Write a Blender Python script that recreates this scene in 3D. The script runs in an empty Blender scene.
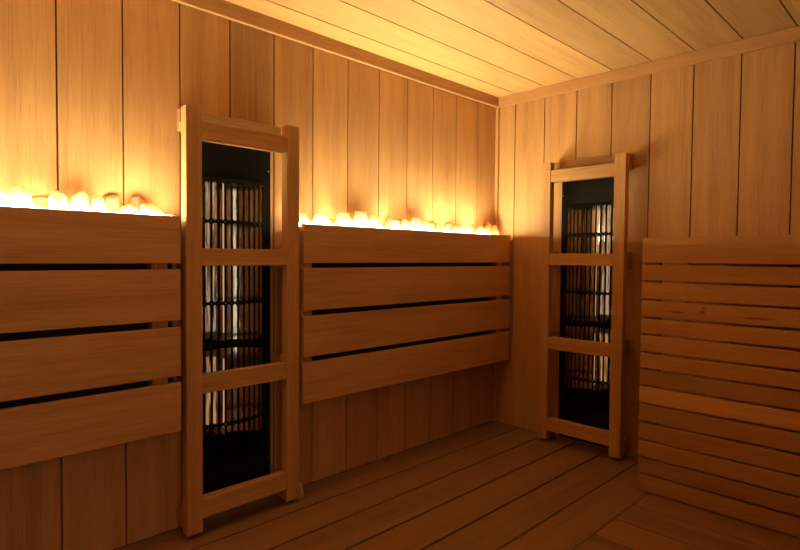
import bpy, bmesh, math, random
from mathutils import Vector, Matrix
random.seed(7)
scene = bpy.context.scene
COL = scene.collection
PI = math.pi

# ------------------------------------------------------------------ room measures (metres)
RX, RY, H = 2.75, -3.45, 2.0          # room runs x 0..RX, y RY..0, z 0..H
PITCH = 0.1984                        # cladding board pitch
PANEL_X = 0.13                        # front of the wall panels and of the heater guards
HEAT_Y = -1.780                       # heater on the left wall
HEAT_X = 0.627                        # heater on the back wall
HOLE_U, HOLE_Z0, HOLE_Z1 = 0.152, 0.17, 1.373

# ------------------------------------------------------------------ materials
def new_mat(name):
    m = bpy.data.materials.new(name); m.use_nodes = True
    nt = m.node_tree; nt.nodes.clear()
    return m, nt.nodes, nt.links

def wood(name, axis, dark=(0.29, 0.130, 0.050), light=(0.70, 0.395, 0.170), rough=0.5, knots=()):
    m, N, L = new_mat(name)
    out = N.new('ShaderNodeOutputMaterial'); b = N.new('ShaderNodeBsdfPrincipled')
    L.new(b.outputs[0], out.inputs[0])
    tc = N.new('ShaderNodeTexCoord')
    at = N.new('ShaderNodeAttribute'); at.attribute_name = 'tone'
    w = N.new('ShaderNodeMath'); w.operation = 'MULTIPLY'; w.inputs[1].default_value = 71.0
    L.new(at.outputs['Fac'], w.inputs[0])
    def noise(along, across, detail, rg, dist=0.0):
        mp = N.new('ShaderNodeMapping')
        s = [across] * 3; s['XYZ'.index(axis)] = along
        mp.inputs['Scale'].default_value = s
        L.new(tc.outputs['Object'], mp.inputs['Vector'])
        n = N.new('ShaderNodeTexNoise'); n.noise_dimensions = '4D'
        n.inputs['Scale'].default_value = 1.0; n.inputs['Detail'].default_value = detail
        n.inputs['Roughness'].default_value = rg; n.inputs['Distortion'].default_value = dist
        L.new(mp.outputs[0], n.inputs['Vector']); L.new(w.outputs[0], n.inputs['W'])
        return n.outputs['Fac']
    broad = noise(0.9, 16, 3, 0.55, 0.6)
    fine = noise(5.0, 260, 4, 0.65)
    pore = noise(22, 420, 2, 0.5)
    mix = N.new('ShaderNodeMath'); mix.operation = 'MULTIPLY_ADD'
    mix.inputs[1].default_value = 0.50; L.new(fine, mix.inputs[0])
    m2 = N.new('ShaderNodeMath'); m2.operation = 'MULTIPLY'; m2.inputs[1].default_value = 0.50
    L.new(broad, m2.inputs[0]); L.new(m2.outputs[0], mix.inputs[2])
    rp = N.new('ShaderNodeValToRGB')
    rp.color_ramp.elements[0].position = 0.25; rp.color_ramp.elements[0].color = (*dark, 1)
    rp.color_ramp.elements[1].position = 0.74; rp.color_ramp.elements[1].color = (*light, 1)
    e = rp.color_ramp.elements.new(0.48)
    e.color = tuple(0.40 * d + 0.60 * l for d, l in zip(dark, light)) + (1,)
    L.new(mix.outputs[0], rp.inputs[0])
    # dark pore flecks
    pr = N.new('ShaderNodeMapRange'); pr.inputs['From Min'].default_value = 0.28
    pr.inputs['From Max'].default_value = 0.42; pr.inputs['To Min'].default_value = 0.78
    L.new(pore, pr.inputs['Value'])
    # board to board tone
    br = N.new('ShaderNodeMath'); br.operation = 'MULTIPLY_ADD'
    br.inputs[1].default_value = 0.60; br.inputs[2].default_value = 0.70
    L.new(at.outputs['Fac'], br.inputs[0])
    mm = N.new('ShaderNodeMath'); mm.operation = 'MULTIPLY'
    L.new(pr.outputs[0], mm.inputs[0]); L.new(br.outputs[0], mm.inputs[1])
    last = mm.outputs[0]
    for (kx, ky, kz, rx, ry, rz) in knots:            # little knots: stains with a place of their own
        mp = N.new('ShaderNodeMapping'); mp.vector_type = 'TEXTURE'
        mp.inputs['Location'].default_value = (kx, ky, kz); mp.inputs['Scale'].default_value = (rx, ry, rz)
        L.new(tc.outputs['Object'], mp.inputs['Vector'])
        ln = N.new('ShaderNodeVectorMath'); ln.operation = 'LENGTH'; L.new(mp.outputs[0], ln.inputs[0])
        kr = N.new('ShaderNodeMapRange'); kr.inputs['From Min'].default_value = 0.35
        kr.inputs['From Max'].default_value = 1.0; kr.inputs['To Min'].default_value = 0.42
        L.new(ln.outputs['Value'], kr.inputs['Value'])
        k2 = N.new('ShaderNodeMath'); k2.operation = 'MULTIPLY'
        L.new(last, k2.inputs[0]); L.new(kr.outputs[0], k2.inputs[1]); last = k2.outputs[0]
    mul = N.new('ShaderNodeVectorMath'); mul.operation = 'SCALE'
    L.new(rp.outputs[0], mul.inputs[0]); L.new(last, mul.inputs['Scale'])
    L.new(mul.outputs[0], b.inputs['Base Color'])
    rr = N.new('ShaderNodeMapRange'); rr.inputs['To Min'].default_value = rough - 0.06
    rr.inputs['To Max'].default_value = rough + 0.1
    L.new(fine, rr.inputs['Value']); L.new(rr.outputs[0], b.inputs['Roughness'])
    b.inputs['Specular IOR Level'].default_value = 0.3
    bp = N.new('ShaderNodeBump'); bp.inputs['Strength'].default_value = 0.12
    bp.inputs['Distance'].default_value = 0.002
    L.new(fine, bp.inputs['Height']); L.new(bp.outputs[0], b.inputs['Normal'])
    return m

def plain(name, color, rough=0.5, metal=0.0, spec=0.5, emit=None, strength=0.0):
    m, N, L = new_mat(name)
    out = N.new('ShaderNodeOutputMaterial'); b = N.new('ShaderNodeBsdfPrincipled')
    L.new(b.outputs[0], out.inputs[0])
    b.inputs['Base Color'].default_value = (*color, 1)
    b.inputs['Metallic'].default_value = metal
    b.inputs['Specular IOR Level'].default_value = spec
    n = N.new('ShaderNodeTexNoise'); n.inputs['Scale'].default_value = 60
    r = N.new('ShaderNodeMapRange'); r.inputs['To Min'].default_value = max(0.02, rough - 0.08)
    r.inputs['To Max'].default_value = rough + 0.08
    L.new(n.outputs['Fac'], r.inputs['Value']); L.new(r.outputs[0], b.inputs['Roughness'])
    if emit:
        b.inputs['Emission Color'].default_value = (*emit, 1)
        b.inputs['Emission Strength'].default_value = strength
    return m

def salt(name, tint):
    m, N, L = new_mat(name)
    out = N.new('ShaderNodeOutputMaterial')
    d = N.new('ShaderNodeBsdfDiffuse'); t = N.new('ShaderNodeBsdfTranslucent'); g = N.new('ShaderNodeBsdfGlossy')
    n = N.new('ShaderNodeTexNoise'); n.inputs['Scale'].default_value = 38; n.inputs['Detail'].default_value = 4
    tc = N.new('ShaderNodeTexCoord'); L.new(tc.outputs['Object'], n.inputs['Vector'])
    rp = N.new('ShaderNodeValToRGB')
    rp.color_ramp.elements[0].position = 0.35; rp.color_ramp.elements[1].position = 0.62
    rp.color_ramp.elements[0].color = (tint[0] * 0.9, tint[1] * 0.72, tint[2] * 0.5, 1)
    rp.color_ramp.elements[1].color = (*tint, 1)
    L.new(n.outputs['Fac'], rp.inputs[0])
    L.new(rp.outputs[0], d.inputs['Color']); L.new(rp.outputs[0], t.inputs['Color'])
    g.inputs['Roughness'].default_value = 0.25
    a = N.new('ShaderNodeMixShader'); a.inputs[0].default_value = 0.78
    L.new(d.outputs[0], a.inputs[1]); L.new(t.outputs[0], a.inputs[2])
    c = N.new('ShaderNodeMixShader'); c.inputs[0].default_value = 0.06
    L.new(a.outputs[0], c.inputs[1]); L.new(g.outputs[0], c.inputs[2])
    L.new(c.outputs[0], out.inputs[0])
    return m

W_X, W_Y, W_Z = wood('wood_grain_x', 'X'), wood('wood_grain_y', 'Y'), wood('wood_grain_z', 'Z')
CEIL = wood('ceiling_wood', 'Y', (0.38, 0.185, 0.065), (0.78, 0.485, 0.215), 0.45)
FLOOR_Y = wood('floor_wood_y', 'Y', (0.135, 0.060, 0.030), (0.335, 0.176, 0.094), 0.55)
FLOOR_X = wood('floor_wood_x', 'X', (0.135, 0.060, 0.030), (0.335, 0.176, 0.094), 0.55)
SLAT = wood('slat_wood', 'X', knots=((1.309 - 1.903, 0.0, 0.824, 0.012, 0.05, 0.006),
                                     (1.305 - 1.903, 0.0, 0.808, 0.015, 0.05, 0.010),
                                     (1.50 - 1.903, 0.0, 0.797, 0.075, 0.05, 0.006),
                                     (1.21 - 1.903, 0.0, 0.800, 0.040, 0.05, 0.005)))
BLACK = plain('black_enamel', (0.008, 0.007, 0.0065), 0.42, 0.0, 0.10)
GREY = plain('dark_grey_backing', (0.045, 0.042, 0.042), 0.8, 0.0, 0.2)
CHROME = plain('polished_reflector', (0.86, 0.85, 0.84), 0.16, 1.0)
_n, _l = CHROME.node_tree.nodes, CHROME.node_tree.links          # thin rolled sheet: slightly uneven
_tc, _mp, _no, _bp = _n.new('ShaderNodeTexCoord'), _n.new('ShaderNodeMapping'), _n.new('ShaderNodeTexNoise'), _n.new('ShaderNodeBump')
_mp.inputs['Scale'].default_value = (30, 30, 5); _no.inputs['Scale'].default_value = 1.0; _no.inputs['Detail'].default_value = 2
_bp.inputs['Strength'].default_value = 0.5; _bp.inputs['Distance'].default_value = 0.006
_l.new(_tc.outputs['Object'], _mp.inputs['Vector']); _l.new(_mp.outputs[0], _no.inputs['Vector'])
_l.new(_no.outputs['Fac'], _bp.inputs['Height'])
_l.new(_bp.outputs[0], [x for x in _n if x.type == 'BSDF_PRINCIPLED'][0].inputs['Normal'])
STEEL = plain('screw_steel', (0.75, 0.72, 0.68), 0.25, 1.0)
LEDSIDE = plain('led_tube_glow', (0.9, 0.9, 0.9), 0.4, emit=(1.0, 0.90, 0.58), strength=30.0)
ALU = plain('strip_channel', (0.7, 0.69, 0.67), 0.4, 1.0)
CERAMIC = plain('lamp_cap_ceramic', (0.55, 0.52, 0.48), 0.5)
TUBE_HOT = plain('lamp_tube_bright', (0.6, 0.5, 0.4), 0.2, emit=(1.0, 0.66, 0.36), strength=0.45)
TUBE_WARM = plain('lamp_tube_warm', (0.6, 0.4, 0.3), 0.2, emit=(1.0, 0.50, 0.18), strength=0.5)
LED = plain('led_strip_light', (0.9, 0.9, 0.9), 0.4, emit=(1.0, 0.91, 0.50), strength=420.0)
SALT = [salt('salt_white', (0.97, 0.94, 0.84)), salt('salt_cream', (0.96, 0.88, 0.68)),
        salt('salt_amber', (0.94, 0.72, 0.36))]

# ------------------------------------------------------------------ mesh helpers
class MB:
    """collects shapes, then links them as one mesh object with a per-face board tone"""
    def __init__(self):
        self.bm = bmesh.new(); self.t = self.bm.faces.layers.float.new('tone')
    def faces(self, pts, idx, tone=0.5, smooth=False):
        vs = [self.bm.verts.new(p) for p in pts]
        for f in idx:
            fc = self.bm.faces.new([vs[i] for i in f]); fc[self.t] = tone; fc.smooth = smooth
        return vs
    def box(self, x0, x1, y0, y1, z0, z1, tone=0.5):
        p = [(x, y, z) for x in (x0, x1) for y in (y0, y1) for z in (z0, z1)]
        self.faces(p, [(0, 1, 3, 2), (4, 6, 7, 5), (0, 4, 5, 1), (2, 3, 7, 6), (0, 2, 6, 4), (1, 5, 7, 3)], tone)
        return self
    def cyl(self, a, b, r, n=16, tone=0.5, r2=None):
        a, b = Vector(a), Vector(b); d = (b - a).normalized()
        u = d.orthogonal().normalized(); v = d.cross(u); r2 = r if r2 is None else r2
        pts = [a + (u * math.cos(2 * PI * i / n) + v * math.sin(2 * PI * i / n)) * r for i in range(n)]
        pts += [b + (u * math.cos(2 * PI * i / n) + v * math.sin(2 * PI * i / n)) * r2 for i in range(n)]
        idx = [(i, (i + 1) % n, n + (i + 1) % n, n + i) for i in range(n)] + [tuple(range(n))[::-1], tuple(range(n, 2 * n))]
        self.faces(pts, idx, tone)
        return self
    def build(self, name, mat, parent=None, bevel=0.0, seg=2, recalc=True):
        if recalc: bmesh.ops.recalc_face_normals(self.bm, faces=self.bm.faces)
        me = bpy.data.meshes.new(name); self.bm.to_mesh(me); self.bm.free()
        me.materials.append(mat)
        o = bpy.data.objects.new(name, me); COL.objects.link(o)
        if parent: o.parent = parent
        if bevel:
            m = o.modifiers.new('bevel', 'BEVEL'); m.width = bevel; m.segments = seg
            m.limit_method = 'ANGLE'; m.harden_normals = False
        return o

def structure(o): o['kind'] = 'structure'; return o
def tag(o, label, cat, group=None):
    o['label'] = label; o['category'] = cat
    if group: o['group'] = group
    return o
def empty(name, loc, rz=0.0):
    o = bpy.data.objects.new(name, None); COL.objects.link(o)
    o.location = loc; o.rotation_euler = (0, 0, rz); o.empty_display_size = 0.1
    return o
def copy_tree(o, parent=None):
    c = o.copy(); COL.objects.link(c)
    if parent: c.parent = parent
    for ch in list(o.children): copy_tree(ch, c)
    return c

# ------------------------------------------------------------------ the setting
def minus(a0, a1, hole):
    """board a0..a1 by 0..H less a hole (u0, u1, z0, z1): list of rectangles"""
    if not hole or a1 <= hole[0] or a0 >= hole[1]: return [(a0, a1, 0.0, H)]
    u0, u1, z0, z1 = hole; r = []
    if a0 < u0: r.append((a0, u0, 0.0, H))
    if a1 > u1: r.append((u1, a1, 0.0, H))
    b0, b1 = max(a0, u0), min(a1, u1)
    return r + [(b0, b1, 0.0, z0), (b0, b1, z1, H)]

def cladding(name, edges, put, hole=None, tones=None, mat=None):
    mb = MB(); g = 0.0030
    for i in range(len(edges) - 1):
        t = tones[i] if tones and i < len(tones) else random.uniform(0.3, 0.75)
        for (a, b, z0, z1) in minus(edges[i] + g, edges[i + 1] - g, hole):
            mb.box(*put(a, b, -0.020, 0.0), z0, z1, t)
    for (a, b, z0, z1) in minus(edges[0], edges[-1], hole):
        mb.box(*put(a, b, -0.030, -0.020), z0, z1, 0.0)
    return structure(mb.build(name, mat or W_Z))

ly = [0.0] + [0.0041 - PITCH * k for k in range(1, 18)]
ly = sorted([y for y in ly if y > RY + 0.03] + [RY])
tl = {1: .45, 2: .5, 3: .45, 4: .5, 5: .55, 6: .4, 7: .6, 8: .35, 9: .15, 10: .45, 11: .55, 12: .55, 13: .5}
n = len(ly)
ltones = [tl.get(n - 1 - i, 0.5) for i in range(n - 1)]
cladding('wall_left', ly, lambda a, b, d0, d1: (d0, d1, a, b),
         (HEAT_Y - HOLE_U, HEAT_Y + HOLE_U, HOLE_Z0, HOLE_Z1), ltones)
bx = [0.0] + [0.1303 + PITCH * k for k in range(14)]
bx = [x for x in bx if x < RX - 0.03] + [RX]
cladding('wall_back', bx, lambda a, b, d0, d1: (a, b, -d1, -d0),
         (HEAT_X - HOLE_U, HEAT_X + HOLE_U, HOLE_Z0, HOLE_Z1), [.5, .45, .5, .45, .3, .6, .5, .55, .5, .5])
ry = [0.0] + [-0.1 - PITCH * k for k in range(17)]
ry = sorted([y for y in ry if y > RY + 0.03] + [RY])
cladding('wall_right', ry, lambda a, b, d0, d1: (RX - d1, RX - d0, a, b))
cladding('wall_front', bx, lambda a, b, d0, d1: (a, b, RY + d0, RY + d1))

mb = MB()                                     # ceiling boards along y
ce = [0.0] + [0.1391 + PITCH * k for k in range(14)]
ce = [x for x in ce if x < RX - 0.03] + [RX]
ct = [.6, .65, .55, .7, .35, .5, .3, .2, .5, .5, .5, .5, .5, .5, .5]
for i in range(len(ce) - 1):
    mb.box(ce[i] + .003, ce[i + 1] - .003, RY, 0, H, H + .022, ct[i])
mb.box(0, RX, RY, 0, H + .022, H + .032, 0.0)
structure(mb.build('ceiling', CEIL))

FB = 1.107                                    # boards along the left wall end here
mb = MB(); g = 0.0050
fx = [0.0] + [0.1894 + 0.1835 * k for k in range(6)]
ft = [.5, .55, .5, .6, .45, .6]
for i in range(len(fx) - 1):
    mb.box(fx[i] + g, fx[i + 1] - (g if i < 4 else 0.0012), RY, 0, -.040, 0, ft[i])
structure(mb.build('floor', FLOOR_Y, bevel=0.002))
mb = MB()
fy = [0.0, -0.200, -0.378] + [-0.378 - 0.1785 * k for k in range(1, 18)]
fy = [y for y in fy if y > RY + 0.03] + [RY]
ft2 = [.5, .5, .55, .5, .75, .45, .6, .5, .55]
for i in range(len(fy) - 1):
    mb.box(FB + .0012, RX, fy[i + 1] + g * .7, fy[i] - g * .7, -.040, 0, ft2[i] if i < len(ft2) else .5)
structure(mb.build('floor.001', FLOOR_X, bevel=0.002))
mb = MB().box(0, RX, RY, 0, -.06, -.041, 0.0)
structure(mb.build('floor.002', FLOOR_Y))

T = 0.020
mb = MB().box(0, T, RY, -T - .0008, H - .059, H, .35)
structure(mb.build('trim_1', W_Y, bevel=0.002))
mb = MB().box(T + .0008, RX, -T, 0, H - .059, H, .45)
structure(mb.build('trim_2', W_X, bevel=0.002))
mb = MB().box(0, T, -T, 0, 0.0, H, .45)
structure(mb.build('trim_3', W_Z, bevel=0.002))

# unseen glass door added behind the viewer's shoulder to hold an invented fill light
DY0, DY1, DH = -3.10, -2.30, 1.93
m = MB()
for (a, b, c, d) in ((DY0 - .07, DY0, 0, DH + .07), (DY1, DY1 + .07, 0, DH + .07), (DY0, DY1, DH, DH + .065), (DY0, DY1, .002, .06)):
    m.box(RX - .03, RX + .001, a, b, c, d)
structure(m.build('added_door_1', W_Z, bevel=.002))
gm, N, L = new_mat('added_door_glass')
out = N.new('ShaderNodeOutputMaterial'); mx = N.new('ShaderNodeMixShader')
tr = N.new('ShaderNodeBsdfTransparent'); gl = N.new('ShaderNodeBsdfGlossy')
tr.inputs['Color'].default_value = (.9, .93, .92, 1); gl.inputs['Roughness'].default_value = .03
fr = N.new('ShaderNodeFresnel'); L.new(fr.outputs[0], mx.inputs[0])
L.new(tr.outputs[0], mx.inputs[1]); L.new(gl.outputs[0], mx.inputs[2]); L.new(mx.outputs[0], out.inputs[0])
structure(MB().box(RX - .018, RX - .010, DY0 + .0005, DY1 - .0005, .061, DH - .0005).build('added_door_1.001', gm))
ld = bpy.data.lights.new('added_fill_light', 'AREA'); ld.shape = 'RECTANGLE'  # fill light added to brighten the panel fronts
ld.size = DH - .08; ld.size_y = DY1 - DY0 - .02; ld.energy = 4.8; ld.color = (1.0, 0.78, 0.48)
lo = bpy.data.objects.new('added_fill_light', ld); COL.objects.link(lo)
lo.location = (RX - .004, (DY0 + DY1) / 2, DH / 2 + .03); lo.rotation_euler = (0, PI / 2, 0)

# ------------------------------------------------------------------ panels on the left wall
def wall_panel(label, y0, y1, uprights):
    root = empty('wall_panel', (0, (y0 + y1) / 2, 0.405))
    oy, oz = (y0 + y1) / 2, 0.405
    m = MB()
    for (z0, z1, t) in ((.993, 1.157, .55), (.795, .972, .5), (.600, .771, .55), (.405, .577, .6)):
        m.box(PANEL_X - .022, PANEL_X, y0 - oy, y1 - oy, z0 - oz, z1 - oz, t + random.uniform(-.04, .04))
    m.build('boards', W_Y, root, bevel=0.002)
    for u in uprights:
        MB().box(0.065, PANEL_X - .0222, u - .027 - oy, u + .027 - oy, .43 - oz, 1.130 - oz, .4).build('batten', W_Z, root, bevel=.0015)
        for z in (.9825, .783, .5885):
            s = MB(); s.cyl((PANEL_X - .0222, u - .012 - oy, z - oz), (PANEL_X - .0205, u - .012 - oy, z - oz), .0045, 12)
            s.build('screw', STEEL, root)
    MB().box(0.001, PANEL_X - .0222, y0 - oy + .002, y1 - oy - .002, 1.131 - oz, 1.145 - oz, .45).build('salt_tray', W_Y, root)
    MB().box(.060, .0648, y0 - oy + .004, y1 - oy - .004, .43 - oz, 1.1305 - oz).build('backing_sheet', GREY, root)
    tag(root, label, 'wall panel', 'horizontal board panels on the left wall')
    return root
wall_panel('wood panel of four horizontal boards left of the tall heater, cut by the left picture edge',
           RY + .02, -2.036, (-2.10, -2.75, -3.3))
wall_panel('wood panel of four horizontal boards between the two heaters, reaching the room corner',
           -1.522, -0.030, (-1.492, -0.11))
for (y0, y1, lb) in ((RY + .022, -2.039, 'glowing light strip behind the salt crystals left of the tall heater'),
                     (-1.519, -.045, 'glowing light strip behind the salt crystals near the room corner')):
    o = empty('light_strip', (.062, (y0 + y1) / 2, 1.1455)); hl = (y1 - y0) / 2
    MB().box(.0, .009, -hl, hl, 0, .0140).build('light_tube', LEDSIDE, o)
    he = hl - (.11 if y1 > -.1 else 0.0)          # the clear lens stops short of the room corner
    m = MB(); p = [(x, y, z) for y in (-hl, he) for x, z in ((.0, .0141), (.009, .0141), (.009, .0152), (.0, .0168))]
    m.faces(p, [(0, 1, 2, 3), (7, 6, 5, 4), (0, 4, 5, 1), (1, 5, 6, 2), (2, 6, 7, 3), (3, 7, 4, 0)])
    o2 = m.build('light_lens', LED, o); o2.data.materials.append(ALU)
    for f in o2.data.polygons: f.material_index = 0 if f.normal.z > .5 else 1
    tag(o, lb, 'light', 'light strips in the salt trays')

# ------------------------------------------------------------------ salt crystals
ORD = ['first', 'second', 'third', 'fourth', 'fifth', 'sixth', 'seventh', 'eighth', 'ninth', 'tenth', 'eleventh', 'twelfth',
       'thirteenth', 'fourteenth', 'fifteenth', 'sixteenth', 'seventeenth', 'eighteenth', 'nineteenth', 'twentieth',
       'twenty-first', 'twenty-second', 'twenty-third', 'twenty-fourth']
# y centre, width, row (0 front, 1 back), top z, amber
A = [(-2.501, .104, 0, 1.226, .0), (-2.430, .053, 1, 1.200, .3), (-2.385, .060, 0, 1.226, .0), (-2.327, .058, 0, 1.230, .0),
     (-2.272, .051, 0, 1.212, .15), (-2.220, .053, 1, 1.224, .3), (-2.177, .064, 0, 1.196, .35), (-2.128, .072, 1, 1.227, .15),
     (-2.100, .080, 0, 1.204, .4)]
B = [(-1.464, .062, 0, 1.207, .4), (-1.413, .048, 1, 1.197, .7), (-1.373, .101, 0, 1.211, .15), (-1.288, .063, 1, 1.191, .8),
     (-1.240, .099, 0, 1.224, .25), (-1.139, .101, 0, 1.235, .15), (-1.048, .081, 0, 1.222, .2), (-1.008, .083, 1, 1.194, .3),
     (-.930, .055, 1, 1.224, .5), (-.919, .076, 0, 1.207, .2), (-.853, .058, 1, 1.211, .45), (-.835, .065, 0, 1.215, .2),
     (-.760, .090, 0, 1.226, .1), (-.681, .090, 0, 1.218, .5), (-.611, .073, 1, 1.211, .35), (-.555, .087, 0, 1.198, .7),
     (-.472, .082, 1, 1.213, .4), (-.430, .075, 0, 1.199, .25), (-.355, .091, 0, 1.206, .3), (-.268, .076, 1, 1.211, .5),
     (-.214, .092, 0, 1.209, .2), (-.135, .080, 0, 1.217, .95), (-.100, .060, 1, 1.245, .6), (-.063, .056, 0, 1.218, .1)]

def crystal(sx, sy, sz, seed):
    """faceted lump standing on z = 0 within +-sx, +-sy, 0..sz"""
    rnd = random.Random(seed); bm = bmesh.new()
    pk = rnd.uniform(-.35, .35)
    for i in range(26):
        a = rnd.uniform(0, 2 * PI); h = rnd.random()
        r = (1.12 - 0.42 * h ** 2.5) * rnd.uniform(.82, 1.0)
        bm.verts.new((sx * max(-1, min(1, r * math.cos(a))), sy * max(-1, min(1, r * math.sin(a) + pk * h * .5)), sz * h))
    for c in ((-.8, -.9), (.8, -.9), (-.8, .9), (.8, .9)): bm.verts.new((c[0] * sx, c[1] * sy, 0 if rnd.random() < .7 else sz * .25))
    bm.verts.new((rnd.uniform(-.2, .2) * sx, pk * sy, sz)); bm.verts.new((rnd.uniform(-.3, .3) * sx, (pk + rnd.uniform(-.4, .4)) * sy * .8, sz * .95))
    bm.verts.new((0, 0, 0))
    r = bmesh.ops.convex_hull(bm, input=bm.verts)
    bmesh.ops.delete(bm, geom=[v for v in bm.verts if not v.link_faces], context='VERTS')
    me = bpy.data.meshes.new('salt_crystal'); bm.to_mesh(me); bm.free()
    return me

def crystals(rows, where, group, seed):
    spans = {}
    for r in (0, 1):
        idx = [i for i in range(len(rows)) if rows[i][2] == r]
        iv = {i: [rows[i][0] - rows[i][1] / 2, rows[i][0] + rows[i][1] / 2] for i in idx}
        for a, b in zip(idx, idx[1:]):
            if iv[a][1] > iv[b][0]:
                m = (iv[a][1] + iv[b][0]) / 2; iv[a][1] = m - .0005; iv[b][0] = m + .0005
        spans.update(iv)
    for i, (y, w, r, zt, am) in enumerate(rows):
        y0, y1 = spans[i]
        cx, hx = ((.0415, .0190), (.0115, .0105))[r]
        me = crystal(hx, (y1 - y0) / 2, zt - 1.1455, seed + i)
        me.materials.append(SALT[0 if am < .2 else 1 if am < .65 else 2])
        o = bpy.data.objects.new('salt_crystal', me); COL.objects.link(o)
        o.location = (cx, (y0 + y1) / 2, 1.1455)
        bv = o.modifiers.new('bevel', 'BEVEL'); bv.width = .0018; bv.segments = 1
        tint = 'white' if am < .2 else 'pale cream' if am < .65 else 'amber'
        tag(o, '%s salt crystal, %s from the left %s' % (tint, ORD[i], where), 'salt crystal', group)
crystals(A, 'on the left panel', 'salt crystals left of the tall heater', 100)
crystals(B, 'on panel between heaters', 'salt crystals between the two heaters', 200)
me = crystal(.020, .013, .064, 31); me.materials.append(SALT[1])
o = bpy.data.objects.new('salt_crystal', me); COL.objects.link(o); o.location = (.098, -1.518, 0.0)
bv = o.modifiers.new('bevel', 'BEVEL'); bv.width = .003; bv.segments = 2
tag(o, 'small pale salt crystal chip lying on the floor beside the left heater guard foot', 'salt crystal')

# ------------------------------------------------------------------ slatted screen in front of the back wall
SX0, SX1, SY = 1.060, RX - .004, -0.400
root = empty('slatted_screen', ((SX0 + SX1) / 2, SY, 0)); ox = (SX0 + SX1) / 2
m = MB()
tops = [1.115, .997, .921, .842, .763, .690, .612, .540, .465, .388, .307, .227, .150, .077]
bots = [1.004, .927, .848, .770, .697, .619, .547, .472, .395, .314, .234, .157, .084, .004]
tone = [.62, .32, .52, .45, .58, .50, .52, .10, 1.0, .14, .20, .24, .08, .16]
for z1, z0, t in zip(tops, bots, tone):
    m.box(SX0 - ox, SX1 - ox, 0, .022, z0 + .0012, z1 - .0012, t)
m.build('slats', SLAT, root, bevel=.0025)
for u in (SX0 + .04, SX0 + .85, SX1 - .05):
    MB().box(u - .025 - ox, u + .025 - ox, .0225, .062, .002, 1.105, .35).build('upright', W_Z, root, bevel=.0015)
MB().box(SX0 + .002 - ox, SX1 - ox, .0625, .398, 1.083, 1.104, .4).build('light_block_board', W_X, root, bevel=.0015)  # unseen board added to block light so the slat gaps stay dark
MB().box(SX0 + .002 - ox, SX1 - ox, .0225, .0620, 1.1055, 1.113, .4).build('top_strip', W_X, root)
tag(root, 'tall screen of narrow horizontal slats in front of the right-hand wall', 'slatted screen')

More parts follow.
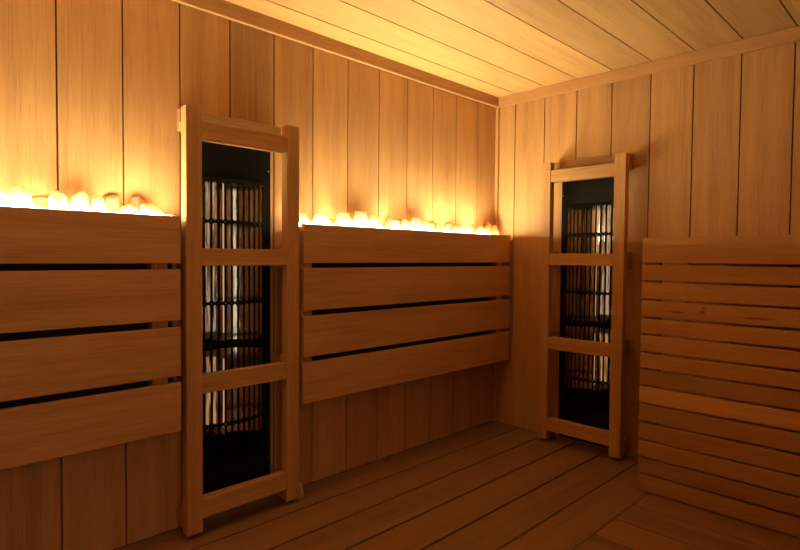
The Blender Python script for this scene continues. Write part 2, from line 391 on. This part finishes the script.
# ------------------------------------------------------------------ infrared heater (local x out of the wall, y along it)
def heater():
    root = empty('infrared_heater', (0, 0, 0))
    pw, z0, z1 = .176, .012, 1.452
    gw, g0, g1 = .1441, .193, 1.322               # grille
    m = MB()                                      # front plate: a frame round the grille
    for (a, b, c, d) in ((-pw, -gw, z0, z1), (gw, pw, z0, z1), (-gw, gw, z0, g0), (-gw, gw, g1, z1)):
        m.box(.0006, .006, a, b, c, d)
    m.build('front_plate', BLACK, root)
    m = MB()                                      # housing sunk in the wall
    h0, h1, hw, dp = .178, 1.365, .148, -.100
    for b in ((dp, .0004, -hw, -hw + .004, h0, h1), (dp, .0004, hw - .004, hw, h0, h1), (dp, .0004, -hw + .004, hw - .004, h0, h0 + .004),
              (dp, .0004, -hw + .004, hw - .004, h1 - .004, h1), (dp, dp + .004, -hw + .004, hw - .004, h0 + .004, h1 - .004)):
        m.box(*b)
    m.build('housing', BLACK, root)
    # grille: 11 columns by 7 rows of round-ended slots in a bowed sheet
    cols, rows, pc = 11, 7, .0262; zt, pr = 1.310, .1579; sw = .0175
    m = MB()
    def bow(u, z):
        e = max(0.0, min(1.0, min(z - g0, g1 - z) / .03)); e = e * e * (3 - 2 * e)
        return .006 + .030 * max(0.0, 1 - (u / gw) ** 2) * (0.25 + .75 * e)
    grid = {}
    def V(u, z, back):
        k = (round(u, 5), round(z, 5), back)
        if k not in grid: grid[k] = m.bm.verts.new((bow(u, z) - (.0025 if back else 0), u, z))
        return grid[k]
    def quad(pts):
        f = m.bm.faces.new([V(u, z, 0) for u, z in pts]); f.smooth = True
        f = m.bm.faces.new([V(u, z, 1) for u, z in pts][::-1]); f.smooth = True
    K = 5
    for c in range(cols):
        u0 = (c - cols / 2) * pc; u1 = u0 + pc; uc = (u0 + u1) / 2
        for r in range(rows):
            za = zt - pr * (r + 1) + (0.0); zb = zt - pr * r
            lo, hi = za + .0055, zb - .0055
            rad = sw / 2
            inner = [(uc + rad * math.cos(a), hi - rad + rad * math.sin(a)) for a in [PI * i / (2 * K) for i in range(2 * K + 1)]]
            inner += [(uc + rad * math.cos(a), lo + rad + rad * math.sin(a)) for a in [PI + PI * i / (2 * K) for i in range(2 * K + 1)]]
            outer = []
            for i in range(2 * K + 1):
                t = i / (2 * K)
                outer.append((u1, zb - rad * (1 - t * 4)) if t < .25 else (u0, zb - rad * (t - .75) * 4) if t > .75 else (u1 + (u0 - u1) * (t - .25) * 2, zb))
            for i in range(2 * K + 1):
                t = i / (2 * K)
                outer.append((u0, za + rad * (1 - t * 4)) if t < .25 else (u1, za + rad * (t - .75) * 4) if t > .75 else (u0 + (u1 - u0) * (t - .25) * 2, za))
            n = len(inner)
            for i in range(n):
                j = (i + 1) % n
                q = [outer[i], outer[j], inner[j], inner[i]]
                quad(q)
                f = m.bm.faces.new([V(*inner[i], 0), V(*inner[j], 0), V(*inner[j], 1), V(*inner[i], 1)])
    um = cols / 2 * pc; zb0 = zt - pr * rows
    for (a, b, c, d) in ((-um, um, zt, g1), (-um, um, g0, zb0)):
        for k in range(cols):
            ua = a + (b - a) * k / cols; ub = a + (b - a) * (k + 1) / cols
            quad([(ua, c), (ub, c), (ub, d), (ua, d)])
    m.build('grille', BLACK, root)
    for s in (-1, 1):
        MB().box(.0005, .0062, *sorted((s * um, s * gw)), g0, g1).build('grille_edge', BLACK, root)
    # two lamps, each with a polished trough behind it
    for (a, b, tm) in ((.675, 1.352, TUBE_HOT), (.290, .640, TUBE_WARM)):
        m = MB(); n = 22; pts = []
        for i in range(n + 1):
            u = -.1425 + .285 * i / n; x = -.086 + .082 * (u / .1425) ** 2
            pts += [(x, u, a), (x, u, b)]
        vs = m.faces(pts, [(2 * i, 2 * i + 2, 2 * i + 3, 2 * i + 1) for i in range(n)], smooth=True)
        m.build('reflector', CHROME, root, recalc=False)
        t = MB().cyl((-.052, 0, a + .035), (-.052, 0, b - .035), .0065, 18).build('lamp_tube', tm, root)
        for (c, d) in ((a + .004, a + .035), (b - .035, b - .004)):
            MB().cyl((-.052, 0, c), (-.052, 0, d), .0085, 18).build('end_cap', CERAMIC, t)
    for u, z in ((.166, 1.37), (-.166, 1.37), (.166, .17), (-.166, .17)):
        MB().cyl((.006, u, z), (.0085, u, z), .0042, 12, r2=.003).build('screw', STEEL, root)
    return root

def guard():
    root = empty('heater_guard', (0, 0, 0)); gx, hw = PANEL_X, .2360
    for s in (-1, 1):
        a, b = sorted((s * hw, s * (hw - .058)))
        MB().box(gx - .042, gx, a, b, .018, 1.545, .5 + s * .08).build('post', W_Z, root, bevel=.002)
        for z0, z1 in ((1.468, 1.503), (.972, 1.058), (.525, .610), (.012, .092)):       # spacer blocks hold the posts off the wall
            c, d = sorted((s * (hw - .018), s * (hw - .044)))
            MB().box(.030 if z0 > 1.4 else .007 if z0 < .1 else .001, gx - .0425, c, d, z0, z1, .5).build('spacer', W_X, root, bevel=.0015)
    for z0, z1, t in ((1.435, 1.500, .5), (.984, 1.047, .55), (.522, .589, .45), (.068, .138, .5)):
        MB().box(gx - .040, gx - .002, -(hw - .0582), hw - .0582, z0, z1, t).build('rail', W_Y, root, bevel=.002)
    for z0, z1 in ((1.476, 1.556),):
        MB().box(.001, .0295, -.214, .214, z0, z1, .05).build('batten', W_Y, root, bevel=.002)  # darkened tone stands in for the shade on this batten
    return root

h1 = heater(); h1.location = (0, HEAT_Y, 0)
g1 = guard(); g1.location = (0, HEAT_Y, 0)
h2 = copy_tree(h1); h2.location = (HEAT_X, 0, 0); h2.rotation_euler = (0, 0, -PI / 2)
g2 = copy_tree(g1); g2.location = (HEAT_X, 0, 0); g2.rotation_euler = (0, 0, -PI / 2)
tag(h1, 'tall black infrared heater with slotted grille on the left wall between the board panels', 'heater', 'infrared heaters')
tag(h2, 'tall black infrared heater with slotted grille on the back wall beside the slatted screen', 'heater', 'infrared heaters')
tag(g1, 'ladder-like wooden guard frame over the left wall heater, nearest the viewer', 'heater guard', 'wooden heater guards')
tag(g2, 'ladder-like wooden guard frame over the back wall heater, beside the slatted screen', 'heater guard', 'wooden heater guards')

# ------------------------------------------------------------------ camera
cam = bpy.data.cameras.new('camera'); co = bpy.data.objects.new('camera', cam); COL.objects.link(co)
R = ((0.7034776134422523, 0.71066952163441, 0.008250963914114066),
     (0.02916599773435325, -0.017267383758411022, -0.99942542594948),
     (-0.7101187168085016, 0.7033140610552718, -0.032874603574621554))
r, d, f = (Vector(v) for v in R)
mt = Matrix((r, -d, -f)).transposed().to_4x4(); mt.translation = (2.0388, -2.8537, 1.0223)
co.matrix_world = mt
cam.sensor_width = 36.0; cam.lens = 555.66 * 36 / 800; cam.clip_start = 0.02
scene.camera = co

# ------------------------------------------------------------------ world and view
w = bpy.data.worlds.new('world'); scene.world = w; w.use_nodes = True
w.node_tree.nodes['Background'].inputs[0].default_value = (0.01, 0.006, 0.003, 1)
w.node_tree.nodes['Background'].inputs[1].default_value = 1.0
scene.view_settings.view_transform = 'Standard'; scene.view_settings.look = 'None'
scene.view_settings.exposure = 0.12; scene.view_settings.gamma = 1.0
scene.view_settings.use_curve_mapping = False
scene.cycles.max_bounces = 24; scene.cycles.diffuse_bounces = 14; scene.cycles.glossy_bounces = 8
scene.cycles.use_denoising = True
